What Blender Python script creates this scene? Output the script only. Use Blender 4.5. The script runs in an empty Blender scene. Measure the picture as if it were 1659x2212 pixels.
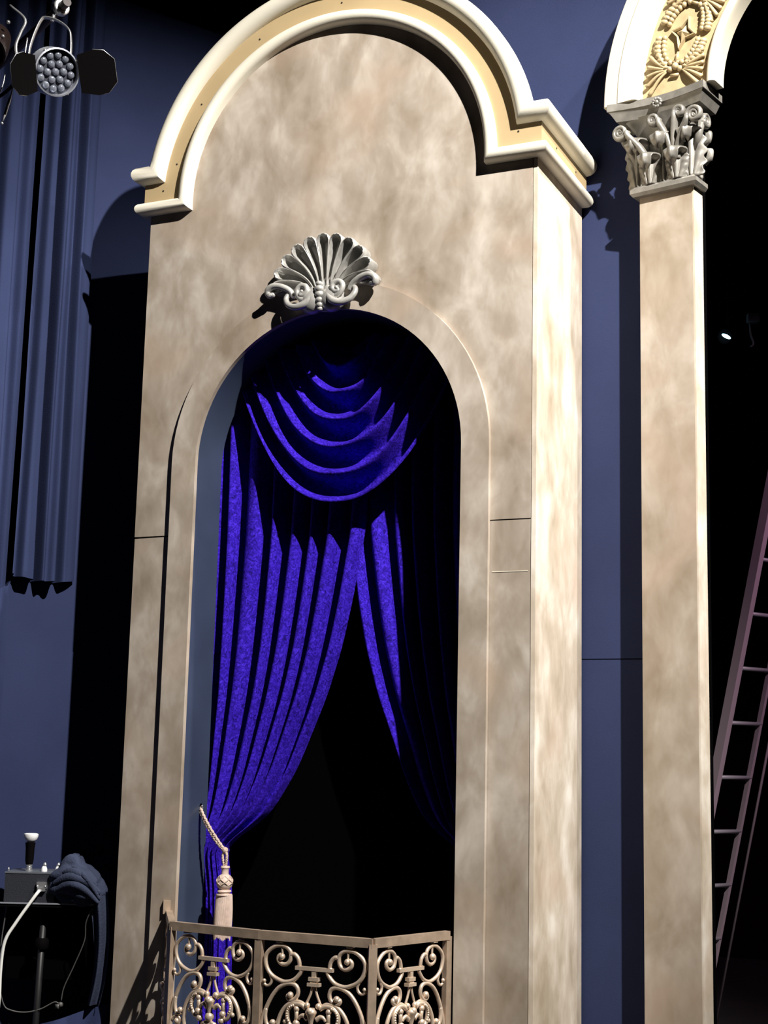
import bpy, bmesh, math, random
from mathutils import Vector, Matrix
random.seed(7)
PI = math.pi
scene = bpy.context.scene
COL = scene.collection

# ---------------------------------------------------------------- camera
F_PX = 3188.0
cam_d = bpy.data.cameras.new('camera'); cam = bpy.data.objects.new('camera', cam_d); COL.objects.link(cam)
cam_d.sensor_fit = 'VERTICAL'; cam_d.sensor_height = 36.0; cam_d.lens = 36.0 * F_PX / 2212.0
cam_d.clip_end = 60
pan, pit, rol = -0.4289, 0.1679, 0.0234
fw = Vector((math.sin(pan)*math.cos(pit), math.cos(pan)*math.cos(pit), math.sin(pit)))
rt = Vector((math.cos(pan), -math.sin(pan), 0)); up = rt.cross(fw)
rt2 = rt*math.cos(rol) + up*math.sin(rol); up2 = -rt*math.sin(rol) + up*math.cos(rol)
m = Matrix((rt2, up2, -fw)).transposed().to_4x4(); m.translation = Vector((3.664, -5.3835, 1.60))
cam.matrix_world = m
scene.camera = cam

# ---------------------------------------------------------------- world, stage lamps and added fill, exposure
wd = bpy.data.worlds.new('world'); scene.world = wd; wd.use_nodes = True
wd.node_tree.nodes['Background'].inputs[0].default_value = (0.30, 0.36, 0.60, 1)
wd.node_tree.nodes['Background'].inputs[1].default_value = 0.006
def spot(name, loc, aim, energy, color, half, blend, size):
    d = bpy.data.lights.new(name, 'SPOT'); d.energy = energy; d.color = color
    d.spot_size = math.radians(2*half); d.spot_blend = blend; d.shadow_soft_size = size
    o = bpy.data.objects.new(name, d); COL.objects.link(o); o.location = loc
    o.rotation_euler = (Vector(aim)-Vector(loc)).to_track_quat('-Z', 'Y').to_euler()
    return o
spot('key_spotlight', (5.2, -3.15, 7.15), (1.0, 0.05, 2.85), 4700, (1.0, 0.955, 0.885), 25.0, 0.7, 0.05)
spot('side_spotlight', (4.75, -0.22, 7.7), (1.6, 0.3, 3.5), 1550, (1.0, 0.955, 0.885), 23, 0.7, 0.05)
spot('magenta_fill', (4.6, 1.6, 4.6), (1.9, 3.8, 1.8), 300, (1.0, 0.62, 0.86), 34, 0.7, 0.1)  # added fill for the pinkish glow on the ladder, its source is unseen
scene.view_settings.view_transform = 'Standard'; scene.view_settings.look = 'None'
scene.view_settings.exposure = 0.0; scene.view_settings.gamma = 1.0
scene.view_settings.use_curve_mapping = False

# ---------------------------------------------------------------- materials
def srgb(r, g, b):
    f = lambda c: (c/255/12.92) if c/255 <= .04045 else ((c/255+.055)/1.055)**2.4
    return (f(r), f(g), f(b), 1)
def mat(name, col, rough=.6, metal=0., bump=0., bscale=60., var=0., vscale=8., spec=.5, sheen=0., coords='Object'):
    m = bpy.data.materials.new(name); m.use_nodes = True; nt = m.node_tree; b = nt.nodes['Principled BSDF']
    b.inputs['Base Color'].default_value = col; b.inputs['Roughness'].default_value = rough
    b.inputs['Metallic'].default_value = metal; b.inputs['Specular IOR Level'].default_value = spec
    if sheen: b.inputs['Sheen Weight'].default_value = sheen
    tc = nt.nodes.new('ShaderNodeTexCoord')
    if var:
        n = nt.nodes.new('ShaderNodeTexNoise'); n.inputs['Scale'].default_value = vscale; n.inputs['Detail'].default_value = 5
        nt.links.new(tc.outputs[coords], n.inputs['Vector'])
        r = nt.nodes.new('ShaderNodeValToRGB')
        r.color_ramp.elements[0].position = .3; r.color_ramp.elements[1].position = .7
        r.color_ramp.elements[0].color = tuple(c*(1-var) for c in col[:3])+(1,)
        r.color_ramp.elements[1].color = tuple(min(1, c*(1+var)) for c in col[:3])+(1,)
        nt.links.new(n.outputs['Fac'], r.inputs[0]); nt.links.new(r.outputs[0], b.inputs['Base Color'])
    if bump:
        n2 = nt.nodes.new('ShaderNodeTexNoise'); n2.inputs['Scale'].default_value = bscale; n2.inputs['Detail'].default_value = 3
        nt.links.new(tc.outputs[coords], n2.inputs['Vector'])
        bp = nt.nodes.new('ShaderNodeBump'); bp.inputs['Strength'].default_value = bump; bp.inputs['Distance'].default_value = .01
        nt.links.new(n2.outputs['Fac'], bp.inputs['Height']); nt.links.new(bp.outputs[0], b.inputs['Normal'])
    return m
def stone_mat(name, dark, mid, light, rose, seed=0.):
    """hand-brushed faux stone: soft cloudy blotches with diagonal brush strokes"""
    m = bpy.data.materials.new(name); m.use_nodes = True; nt = m.node_tree; N = nt.nodes.new; L = nt.links.new
    b = nt.nodes['Principled BSDF']; b.inputs['Roughness'].default_value = .55; b.inputs['Specular IOR Level'].default_value = .35
    tc = N('ShaderNodeTexCoord')
    def noise(scale, rot, sc, det, dist, off):
        mp = N('ShaderNodeMapping'); mp.inputs['Rotation'].default_value = rot; mp.inputs['Scale'].default_value = sc
        mp.inputs['Location'].default_value = (off+seed, off*1.7, off*.6)
        L(tc.outputs['Object'], mp.inputs['Vector'])
        n = N('ShaderNodeTexNoise'); n.inputs['Scale'].default_value = scale; n.inputs['Detail'].default_value = det
        n.inputs['Roughness'].default_value = .55; n.inputs['Distortion'].default_value = dist
        L(mp.outputs[0], n.inputs['Vector']); return n.outputs['Fac']
    a = noise(3.6, (0, .6, 0), (1, 1, .75), 4, .5, 3.1)
    c = noise(6.0, (0, -.8, 0), (1, 1, .62), 4, .5, 9.4)
    d = noise(2.3, (0, .2, 0), (1, 1, 1), 2, .4, 21.)
    e = noise(12., (0, .75, 0), (1, 1, .5), 3, .4, 14.)
    mx = N('ShaderNodeMix'); mx.data_type = 'FLOAT'; mx.inputs[0].default_value = .5; L(a, mx.inputs[2]); L(c, mx.inputs[3])
    mx2 = N('ShaderNodeMix'); mx2.data_type = 'FLOAT'; mx2.inputs[0].default_value = .22; L(mx.outputs[0], mx2.inputs[2]); L(e, mx2.inputs[3])
    r = N('ShaderNodeValToRGB'); cr = r.color_ramp
    cr.elements[0].position = .36; cr.elements[0].color = dark; cr.elements[1].position = .645; cr.elements[1].color = light
    k = cr.elements.new(.5); k.color = mid
    L(mx2.outputs[0], r.inputs[0])
    r2 = N('ShaderNodeValToRGB'); r2.color_ramp.elements[0].position = .52; r2.color_ramp.elements[1].position = .72
    r2.color_ramp.elements[0].color = (0, 0, 0, 1); r2.color_ramp.elements[1].color = (.55, .55, .55, 1)
    L(d, r2.inputs[0])
    mc = N('ShaderNodeMix'); mc.data_type = 'RGBA'; L(r2.outputs[0], mc.inputs[0]); L(r.outputs[0], mc.inputs[6]); mc.inputs[7].default_value = rose
    L(mc.outputs[2], b.inputs['Base Color'])
    bp = N('ShaderNodeBump'); bp.inputs['Strength'].default_value = .06; bp.inputs['Distance'].default_value = .01
    L(e, bp.inputs['Height']); L(bp.outputs[0], b.inputs['Normal'])
    return m
def velvet_mat():
    m = bpy.data.materials.new('crushed_velvet'); m.use_nodes = True; nt = m.node_tree; N = nt.nodes.new; L = nt.links.new
    b = nt.nodes['Principled BSDF']; b.inputs['Roughness'].default_value = .8; b.inputs['Specular IOR Level'].default_value = .1
    tc = N('ShaderNodeTexCoord')
    n = N('ShaderNodeTexNoise'); n.inputs['Scale'].default_value = 55; n.inputs['Detail'].default_value = 6; n.inputs['Roughness'].default_value = .65; n.inputs['Distortion'].default_value = 1.6
    L(tc.outputs['Object'], n.inputs['Vector'])
    r = N('ShaderNodeValToRGB'); cr = r.color_ramp
    cr.elements[0].position = .33; cr.elements[0].color = (.005, .0008, .075, 1)
    cr.elements[1].position = .66; cr.elements[1].color = (.060, .022, .60, 1)
    k = cr.elements.new(.5); k.color = (.024, .006, .34, 1)
    L(n.outputs['Fac'], r.inputs[0]); L(r.outputs[0], b.inputs['Base Color'])
    b.inputs['Sheen Weight'].default_value = .12; b.inputs['Sheen Tint'].default_value = (.16, .08, 1, 1)
    bp = N('ShaderNodeBump'); bp.inputs['Strength'].default_value = .35; bp.inputs['Distance'].default_value = .006
    L(n.outputs['Fac'], bp.inputs['Height']); L(bp.outputs[0], b.inputs['Normal'])
    return m
def emis(name, col, s):
    m = bpy.data.materials.new(name); m.use_nodes = True; b = m.node_tree.nodes['Principled BSDF']
    b.inputs['Base Color'].default_value = col; b.inputs['Emission Color'].default_value = col; b.inputs['Emission Strength'].default_value = s
    return m
STONE = stone_mat('brushed_faux_stone', (.235, .187, .138, 1), (.36, .305, .252, 1), (.55, .495, .435, 1), (.41, .305, .225, 1))
STONE2 = stone_mat('brushed_faux_stone_warm', (.27, .213, .150, 1), (.385, .322, .258, 1), (.53, .47, .405, 1), (.45, .335, .26, 1), 4.7)
STONE3 = stone_mat('brushed_faux_stone_lit', (.38, .31, .225, 1), (.58, .50, .41, 1), (.82, .77, .69, 1), (.60, .46, .36, 1), 8.1)  # paler copy for right-facing sides, their light put into the colour
CREAM = mat('cream_moulding_paint', (.72, .68, .575, 1), .5, bump=.08, bscale=300)
GOLD = mat('ochre_band_paint', (.42, .315, .175, 1), .45, var=.06, vscale=5)
ARCHCREAM = mat('arch_cream_paint', (.70, .645, .52, 1), .5)
ORN = mat('antique_gold_plaster', (.47, .365, .21, 1), .42, var=.14, vscale=25)
SILVER = mat('silvered_plaster', (.235, .222, .20, 1), .36, .25, var=.18, vscale=30)
SHELLM = mat('silver_leaf_shell', (.43, .42, .40, 1), .33, .35, var=.12, vscale=40)
JAMB = mat('slate_blue_jamb_paint', (.040, .054, .094, 1), .35, var=.15, vscale=3)
BLACK = mat('flat_black', (.0009, .0009, .0012, 1), .95, spec=.02)
VOID = mat('black_masking', (.0035, .003, .0038, 1), 1., spec=.0)
BLUE = mat('navy_cloth', (.029, .038, .092, 1), .95, bump=.25, bscale=400, var=.10, vscale=2.2, spec=.08)
BLUE2 = mat('navy_drape_cloth', (.030, .040, .097, 1), .95, bump=.2, bscale=300, var=.08, vscale=3, spec=.08)
VELVET = velvet_mat()
BRASS = mat('champagne_gilt_iron', (.74, .59, .46, 1), .34, .5, var=.12, vscale=18)
BRASSD = mat('weathered_gilt_iron', (.40, .305, .23, 1), .4, .4, var=.2, vscale=20)
ROPE = mat('ivory_rose_cord', (.62, .48, .40, 1), .7, bump=.5, bscale=180, var=.12, vscale=60)
TASSEL = mat('ivory_tassel_thread', (.66, .52, .45, 1), .6, var=.1, vscale=50)
ALU = mat('aluminium_body', (.36, .38, .44, 1), .4, .5)
STEEL = mat('bare_steel', (.55, .56, .58, 1), .3, .8)
DKMETAL = mat('black_painted_steel', (.0018, .0014, .0016, 1), .8, spec=.05)
LENSP = mat('led_lens_plate', (.04, .044, .058, 1), .4)
LENS = mat('clear_led_lens', (.24, .26, .32, 1), .08, .5)
LADDER = mat('dull_aluminium_ladder', (.42, .34, .38, 1), .5, .2)
RUNG = mat('dull_aluminium_rung', (.30, .30, .32, 1), .5, .2)
CASE = mat('charcoal_case_plastic', (.018, .020, .028, 1), .5, bump=.2, bscale=250)
WHITEP = mat('white_plastic', (.80, .80, .82, 1), .35)
CABLE = mat('white_cable_jacket', (.78, .78, .76, 1), .4)
GREYC = mat('grey_cord', (.07, .068, .066, 1), .5)
SCREW = mat('dark_screw_head', (.05, .04, .03, 1), .5, .5)
FLOORM = mat('black_stage_floor', (.004, .003, .004, 1), .75, var=.3, vscale=4)
GLOW = emis('lamp_glow', (.45, .80, 1.0, 1), 9.)

# ---------------------------------------------------------------- helpers
def obj(name, verts, faces, material, parent=None, smooth=False, angle=None):
    me = bpy.data.meshes.new(name); me.from_pydata([tuple(v) for v in verts], [], faces); me.update()
    bm = bmesh.new(); bm.from_mesh(me); bmesh.ops.recalc_face_normals(bm, faces=bm.faces)
    if angle is not None:
        for e in bm.edges:
            if len(e.link_faces) == 2 and e.calc_face_angle(0) > math.radians(angle): e.smooth = False
    bm.to_mesh(me); bm.free()
    me.materials.append(material)
    if smooth or angle is not None:
        for p in me.polygons: p.use_smooth = True
    o = bpy.data.objects.new(name, me); COL.objects.link(o)
    if parent is not None: o.parent = parent
    return o
def tag(o, label=None, cat=None, group=None, kind=None):
    if label: o['label'] = label
    if cat: o['category'] = cat
    if group: o['group'] = group
    if kind: o['kind'] = kind
    return o
def thing(name, label, cat, group=None):
    o = bpy.data.objects.new(name, None); COL.objects.link(o); o.empty_display_size = .1
    return tag(o, label, cat, group)
class MB:
    def __init__(s): s.v = []; s.f = []
    def add(s, v, f):
        n = len(s.v); s.v += [Vector(p) for p in v]; s.f += [tuple(i+n for i in q) for q in f]; return s
    def box(s, c, sz, R=None):
        h = Vector(sz)*.5
        P = [Vector((x*h.x, y*h.y, z*h.z)) for x in (-1, 1) for y in (-1, 1) for z in (-1, 1)]
        if R is not None: P = [R @ p for p in P]
        return s.add([Vector(c)+p for p in P], [(0, 1, 3, 2), (4, 6, 7, 5), (0, 4, 5, 1), (2, 3, 7, 6), (0, 2, 6, 4), (1, 5, 7, 3)])
    def tube(s, pts, r, n=8, caps=True, flat=None):
        """sweep a circle (or an ellipse flat=(axis, factor)) along pts; r a number or list"""
        pts = [Vector(p) for p in pts]; k = len(pts); rr = r if isinstance(r, (list, tuple)) else [r]*k
        T = []
        for i in range(k):
            d = pts[min(i+1, k-1)]-pts[max(i-1, 0)]
            T.append(d.normalized() if d.length > 1e-9 else Vector((0, 0, 1)))
        a = Vector((0, 0, 1)) if abs(T[0].z) < .9 else Vector((1, 0, 0))
        nrm = (a-T[0]*a.dot(T[0])).normalized(); V = []
        for i in range(k):
            nrm = nrm-T[i]*nrm.dot(T[i])
            nrm = nrm.normalized() if nrm.length > 1e-6 else Vector((1, 0, 0))
            bi = T[i].cross(nrm)
            for j in range(n):
                t = 2*PI*j/n; off = (nrm*math.cos(t)+bi*math.sin(t))*rr[i]
                if flat: off = off+flat[0]*(off.dot(flat[0])*(flat[1]-1))
                V.append(pts[i]+off)
        Fc = [(i*n+j, i*n+(j+1) % n, (i+1)*n+(j+1) % n, (i+1)*n+j) for i in range(k-1) for j in range(n)]
        if caps: Fc += [tuple(range(n-1, -1, -1)), tuple((k-1)*n+j for j in range(n))]
        return s.add(V, Fc)
    def ball(s, c, r, nu=10, nv=7, sc=(1, 1, 1), R=None):
        V = []; c = Vector(c)
        for i in range(nv+1):
            ph = PI*i/nv
            for j in range(nu):
                t = 2*PI*j/nu; p = Vector((math.sin(ph)*math.cos(t)*sc[0], math.sin(ph)*math.sin(t)*sc[1], math.cos(ph)*sc[2]))*r
                V.append(c+(R @ p if R is not None else p))
        Fc = [(i*nu+j, i*nu+(j+1) % nu, (i+1)*nu+(j+1) % nu, (i+1)*nu+j) for i in range(nv) for j in range(nu)]
        return s.add(V, Fc)
    def lathe(s, prof, c, n=20, M=None):
        """prof: (radius, height) pairs along local z"""
        V = []; c = Vector(c)
        for r, z in prof:
            for j in range(n):
                p = Vector((r*math.cos(2*PI*j/n), r*math.sin(2*PI*j/n), z)); V.append(c+(M @ p if M is not None else p))
        k = len(prof)
        Fc = [(i*n+j, i*n+(j+1) % n, (i+1)*n+(j+1) % n, (i+1)*n+j) for i in range(k-1) for j in range(n)]
        Fc += [tuple(range(n-1, -1, -1)), tuple((k-1)*n+j for j in range(n))]
        return s.add(V, Fc)
    def grid(s, fn, nu, nv):
        V = [fn(i/nu, j/nv) for i in range(nu+1) for j in range(nv+1)]
        return s.add(V, [(i*(nv+1)+j, i*(nv+1)+j+1, (i+1)*(nv+1)+j+1, (i+1)*(nv+1)+j) for i in range(nu) for j in range(nv)])
    def prism(s, poly, fn, a, b):
        """poly: 2-D outline; fn(u, v, d) -> point; extruded from d=a to d=b"""
        k = len(poly)
        return s.add([fn(u, v, a) for u, v in poly]+[fn(u, v, b) for u, v in poly],
                     [tuple(range(k)), tuple(range(2*k-1, k-1, -1))]+[(i, (i+1) % k, k+(i+1) % k, k+i) for i in range(k)])
    def out(s, name, material, parent=None, smooth=False, angle=None):
        return obj(name, s.v, s.f, material, parent, smooth, angle)
def cat(pts, n=6):
    """Catmull-Rom through pts"""
    P = [Vector(p) for p in pts]; P = [P[0]*2-P[1]]+P+[P[-1]*2-P[-2]]; R = []
    for i in range(1, len(P)-2):
        for k in range(n):
            t = k/n; a, b, c, d = P[i-1], P[i], P[i+1], P[i+2]
            R.append(.5*((2*b)+(c-a)*t+(2*a-5*b+4*c-d)*t*t+(3*b-a-3*c+d)*t**3))
    R.append(P[-2]); return R
def interp(rows, z):
    """rows sorted by first value ascending"""
    if z <= rows[0][0]: return rows[0][1:]
    for a, b in zip(rows, rows[1:]):
        if z <= b[0]:
            t = (z-a[0])/(b[0]-a[0]); return tuple(p+(q-p)*t for p, q in zip(a[1:], b[1:]))
    return rows[-1][1:]
XZ = lambda u, v, d: Vector((u, d, v))

# ---------------------------------------------------------------- setting
W = 1.85; XC = W/2; D = .61
tag(MB().box((1.5, 0, -.05), (16, 18, .1)).out('floor', FLOORM), kind='structure')
tag(MB().box((1.5, 0, 8.05), (16, 18, .1)).out('ceiling', VOID), kind='structure')
tag(MB().box((1.5, 8.0, 4.0), (16, .1, 8)).out('wall_far', mat('dark_plum_masking', (.007, .0035, .0055, 1), 1., spec=0.)), kind='structure')
# blue cloth-covered flat at the left: stands at an angle to the tower, top edge at 5.39 m
LD = Vector((.485, .875, 0)).normalized(); LN = Vector((.875, -.485, 0)).normalized(); LP = Vector((-.58, .25, 0))
def lw(t, z, o=0.): return LP+LD*t+LN*o+Vector((0, 0, z))
def lwgrid(u, v):
    t = -1.9+3.4*u; z = 5.394*v
    o = .004*math.sin(t*5.1+z*.7)+.003*math.sin(t*11+1.3*z)+.002*math.sin(z*4+t*3)
    return lw(t, z, o)
wl = MB().grid(lwgrid, 70, 60)
wl.add([lw(-1.9, 0, -.04), lw(1.5, 0, -.04), lw(1.5, 5.394, -.04), lw(-1.9, 5.394, -.04)], [(0, 1, 2, 3)])
wl.add([lw(-1.9, 5.394, .004), lw(1.5, 5.394, .004), lw(1.5, 5.394, -.04), lw(-1.9, 5.394, -.04)], [(0, 1, 2, 3)])
tag(wl.out('wall_left', BLUE, smooth=True), 'navy blue cloth-covered flat', kind='structure')
# blue flat behind tower and column, two sheets with an open joint
wb = MB().box((1.62, D+.065, 4.0), (1.36, .05, 8.0)).out('wall_back', BLACK); tag(wb, kind='structure')
MB().box((1.62, D+.03, 1.022), (1.36, .02, 2.044)).out('panel', BLUE, wb)
MB().box((1.62, D+.03, 4.776), (1.36, .02, 5.456)).out('panel', BLUE, wb)

# ---------------------------------------------------------------- the tower
ZS, H, B = 2.865, .618, .7366          # opening: springing, half width; surround half width
ZL, ZU, ZA = 4.058, 4.199, 4.07        # crown moulding: lower and upper bead, arch centre
RI, RO = .735, .878
tower = thing('opera_box_tower', 'tall arched stage-set tower painted as mottled tan stone with cream moulding', 'stage set')
def archpts(c, z, r, n=48, a0=0., a1=PI): return [(c+r*math.cos(a0+(a1-a0)*i/n), z+r*math.sin(a0+(a1-a0)*i/n)) for i in range(n+1)]
SEAM = 2.55; HB = H+.05
RT = RO+.02
# front skin: an upper sheet with the arched head, and lower sheets each side of the opening
_a = math.asin((ZU-ZA)/RT)
upper = [(W-.021, SEAM), (W-.021, ZU)]+archpts(XC, ZA, RT, 48, _a, PI-_a)+[(0, ZU), (0, SEAM), (XC-HB, SEAM)]+archpts(XC, ZS, HB)[::-1]+[(XC+HB, SEAM)]
upper = [p for p in upper]
MB().prism(upper, XZ, 0.0, .028).out('front_panel', STONE, tower, angle=35)
MB().prism([(0, 0), (XC-HB, 0), (XC-HB, SEAM-.004), (0, SEAM-.008)], XZ, .002, .028).out('front_panel', STONE, tower)
MB().prism([(XC+HB, 2.343), (W-.021, 2.343), (W-.021, SEAM-.003), (XC+HB, SEAM-.003)], XZ, .003, .028).out('front_panel', STONE, tower)
MB().prism([(XC+HB, 0), (W-.021, 0), (W-.021, 2.343), (XC+HB, 2.343)], XZ, .003, .028).out('front_panel', STONE, tower)
MB().box(((XC+B+W-.021)/2, .0025, 2.343), (W-.021-XC-B-.02, .002, .0028)).out('seam_filler', CREAM, tower)
# side panels, top of the box, black back
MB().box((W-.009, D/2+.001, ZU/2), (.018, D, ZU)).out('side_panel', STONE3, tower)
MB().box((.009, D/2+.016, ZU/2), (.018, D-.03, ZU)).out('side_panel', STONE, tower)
MB().box((XC, D/2+.02, ZU-.05), (W-.04, D-.04, .02)).out('top_panel', BLACK, tower)
MB().box((XC, D-.02, ZU/2), (W-.04, .015, ZU-.1)).out('back_panel', BLACK, tower)
# raised arched surround of the opening and the slate-blue jamb
sur = [(XC+B, 0), (XC+B, ZS)]+archpts(XC, ZS, B)[1:]+[(XC-B, 0), (XC-H, 0)]+archpts(XC, ZS, H)[::-1]+[(XC+H, 0)]
MB().prism(sur, XZ, -.022, 0.0).out('arch_surround', STONE, tower, angle=35)
jam = [(XC+H+.022, 0), (XC+H+.022, ZS)]+archpts(XC, ZS, H+.022)[1:]+[(XC-H-.022, 0), (XC-H, 0)]+archpts(XC, ZS, H)[::-1]+[(XC+H, 0)]
tag(MB().prism(jam, XZ, 0.0, .20).out('jamb', JAMB, tower, angle=35), 'slate blue jamb lining the arched opening')
# crown moulding swept round the tower: side, front stub, arch, stub, side
NA = 72
def sweep(name, prof, material):
    """prof (o, w): o out from the face, w across, measured from the lower bead's centre line"""
    cols = []
    for o, w in prof:
        r = RI+w; z = ZL+w; a0 = math.asin((z-ZA)/r)
        c = [Vector((-o, D-.01, z)), Vector((-o, -o, z))]
        for i in range(NA+1):
            a = (PI-a0)+(2*a0-PI)*i/NA; c.append(Vector((XC+r*math.cos(a), -o, ZA+r*math.sin(a))))
        c += [Vector((W+o, -o, z)), Vector((W+o, D-.01, z))]; cols.append(c)
    n = len(cols[0]); k = len(cols); V = [cols[j][i] for i in range(n) for j in range(k)]
    Fc = [(i*k+j, i*k+(j+1) % k, (i+1)*k+(j+1) % k, (i+1)*k+j) for i in range(n-1) for j in range(k)]
    Fc += [tuple(range(k)), tuple((n-1)*k+j for j in range(k))]
    return obj(name, V, Fc, material, tower, angle=32)
GAP = RO-RI
def nose(r, base, c, n=10, flat=0.):
    """bull-nose bead: back at 0, rounded front"""
    pr = [(0.0, c+r)]
    for i in range(n+1):
        a = PI/2-PI*i/n
        pr.append((base+r*math.cos(a), c+r*math.sin(a)))
    pr.append((0.0, c-r)); return pr
MB_band = sweep('moulding_band', [(.0, .0), (.0, GAP), (.024, GAP), (.024, .0)], GOLD)
sweep('moulding_bead', nose(.027, .030, -.002), CREAM)
sweep('moulding_bead', [(0, GAP+.05), (.045, GAP+.05), (.058, GAP+.046), (.068, GAP+.036), (.073, GAP+.022), (.073, GAP+.008), (.068, GAP-.006), (.058, GAP-.017), (.044, GAP-.025), (.030, GAP-.028), (0, GAP-.028)], CREAM)
# screw heads in the band
def screw(c, n):
    n = Vector(n); M = n.to_track_quat('Z', 'Y').to_matrix()
    MB().lathe([(.0042, -.002), (.0042, .0012), (.002, .002)], c, 8, M).out('screw_head', SCREW, MB_band)
for a in (167, 146, 118, 88): screw((XC+(RI+.07)*math.cos(math.radians(a)), -.0245, ZA+(RI+.07)*math.sin(math.radians(a))), (0, -1, 0))
screw((.075, -.0245, ZL+.075), (0, -1, 0)); screw((1.775, -.0245, ZL+.085), (0, -1, 0))
screw((W+.0245, .17, ZL+.075), (1, 0, 0)); screw((W+.0245, .44, ZL+.075), (1, 0, 0))

# scallop shell over the opening
SC = Vector((.918, -.004, 3.562))
def shell():
    root = MB()
    root.lathe([(.001, -.0), (.085, .0), (.07, .02), (.045, .03), (.001, .032)], SC+Vector((0, 0, -.0)), 20, Matrix.Rotation(PI/2, 3, 'X'))
    so = tag(root.out('shell_ornament', SHELLM, tower, angle=40), 'silver scallop shell ornament with scrolls')
    n = 11
    for i in range(n):
        a = math.radians(176-172*i/(n-1)); c, s = math.cos(a), math.sin(a)
        tip = Vector((.248*c, .238*s+.008)); base = Vector((.052*c*1.1, -.002-.02*(1-s)))
        ctl = Vector((.075*c, .10*s+.035*(1-s)+.015))
        wt = .0335 if 2 <= i <= 8 else .031
        mb = MB(); nt, nq = 26, 10
        def cen(t):
            return base*(1-t)**2+ctl*2*t*(1-t)+tip*t*t
        def tang(t):
            d = (ctl-base)*2*(1-t)+(tip-ctl)*2*t; return d.normalized()
        t0 = .86
        def half(t):
            w = .0075+(wt-.0075)*min(1, t/t0)**1.15
            if t > t0: w *= math.sqrt(max(0, 1-((t-t0)/(1-t0))**2))
            return w
        V = []
        for k in range(nt+1):
            t = 1-(1-k/nt)**1.25
            c2 = cen(t); d = tang(t); pn = Vector((d.y, -d.x)); hw = half(t)
            endf = max(0, (t-t0)/(1-t0))
            for q in range(nq+1):
                s_ = -1+2*q/nq
                e = max(abs(s_), endf if endf > .0 else 0)
                e = math.sqrt(min(1, (s_*math.sqrt(max(0, 1-endf**2)))**2+endf**2)) if endf > 0 else abs(s_)
                lip = max(0, min(1, (e-.52)/.26)); lip = lip*lip*(3-2*lip)
                crown = 1-.35*max(0, (e-.84)/.16)**2
                bulk = .030+.040*t
                depth = .046*min(1, t*1.7)
                o = bulk-depth*(1-lip) - .012*(1-crown)
                V.append(SC+Vector((c2.x+pn.x*s_*hw, -o, c2.y+pn.y*s_*hw)))
        K = nq+1
        Fc = [(k*K+q, k*K+q+1, (k+1)*K+q+1, (k+1)*K+q) for k in range(nt) for q in range(nq)]
        # skirt down to the wall
        ring = [k*K for k in range(nt+1)]+[nt*K+q for q in range(1, nq)]+[k*K+nq for k in range(nt, -1, -1)]
        n0 = len(V)
        for idx in ring: V.append(Vector((V[idx].x, -.002, V[idx].z)))
        for j in range(len(ring)-1): Fc.append((ring[j], ring[j+1], n0+j+1, n0+j))
        obj('shell_flute', V, Fc, SHELLM, so, angle=50)
    def P(x, z, o): return SC+Vector(((x-760)*.000465, -o, (690-z)*.000465))
    for sgn in (1, -1):
        def Q(x, z, o): return P(760+sgn*(x-760), z, o)
        pts = [Q(*p) for p in ((935, 712, .085), (958, 742, .084), (920, 745, .082), (890, 710, .080), (905, 665, .078), (955, 655, .076), (990, 700, .078), (960, 770, .078), (900, 790, .074))]
        MB().tube(cat(pts, 6), [.007+.006*min(1, i/20) for i in range(49)], 8).ball(pts[0], .008).out('scroll_volute', SHELLM, so, smooth=True)
        pts = [Q(*p) for p in ((830, 690, .06), (850, 770, .075), (905, 835, .085), (990, 855, .085), (1070, 825, .078), (1110, 760, .07), (1090, 710, .062), (1040, 700, .055))]
        MB().tube(cat(pts, 6), [.019-.009*i/42 for i in range(43)], 8).out('scroll_volute', SHELLM, so, smooth=True)
        pts = [Q(*p) for p in ((1040, 740, .06), (1080, 680, .062), (1160, 635, .064), (1245, 622, .066), (1300, 655, .066), (1295, 700, .064), (1262, 695, .062))]
        MB().tube(cat(pts, 6), [.010+.006*math.sin(PI*i/36) for i in range(37)], 8, flat=(Vector((0, 1, 0)), 1.5)).ball(pts[-1], .013).out('scroll_leaf', SHELLM, so, smooth=True)
        MB().ball(Q(860, 790, .05), .058, 14, 10, (1.05, .75, 1.0)).out('scroll_body', SHELLM, so, smooth=True)
    mb = MB()
    for k, (z, r) in enumerate(((660, .016), (705, .021), (755, .021), (805, .019), (850, .017), (885, .014))): mb.ball(P(760, z, .085-.003*k), r, 10, 7, (1, .9, .8))
    mb.out('centre_drop', SHELLM, so, smooth=True)
shell()

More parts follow.
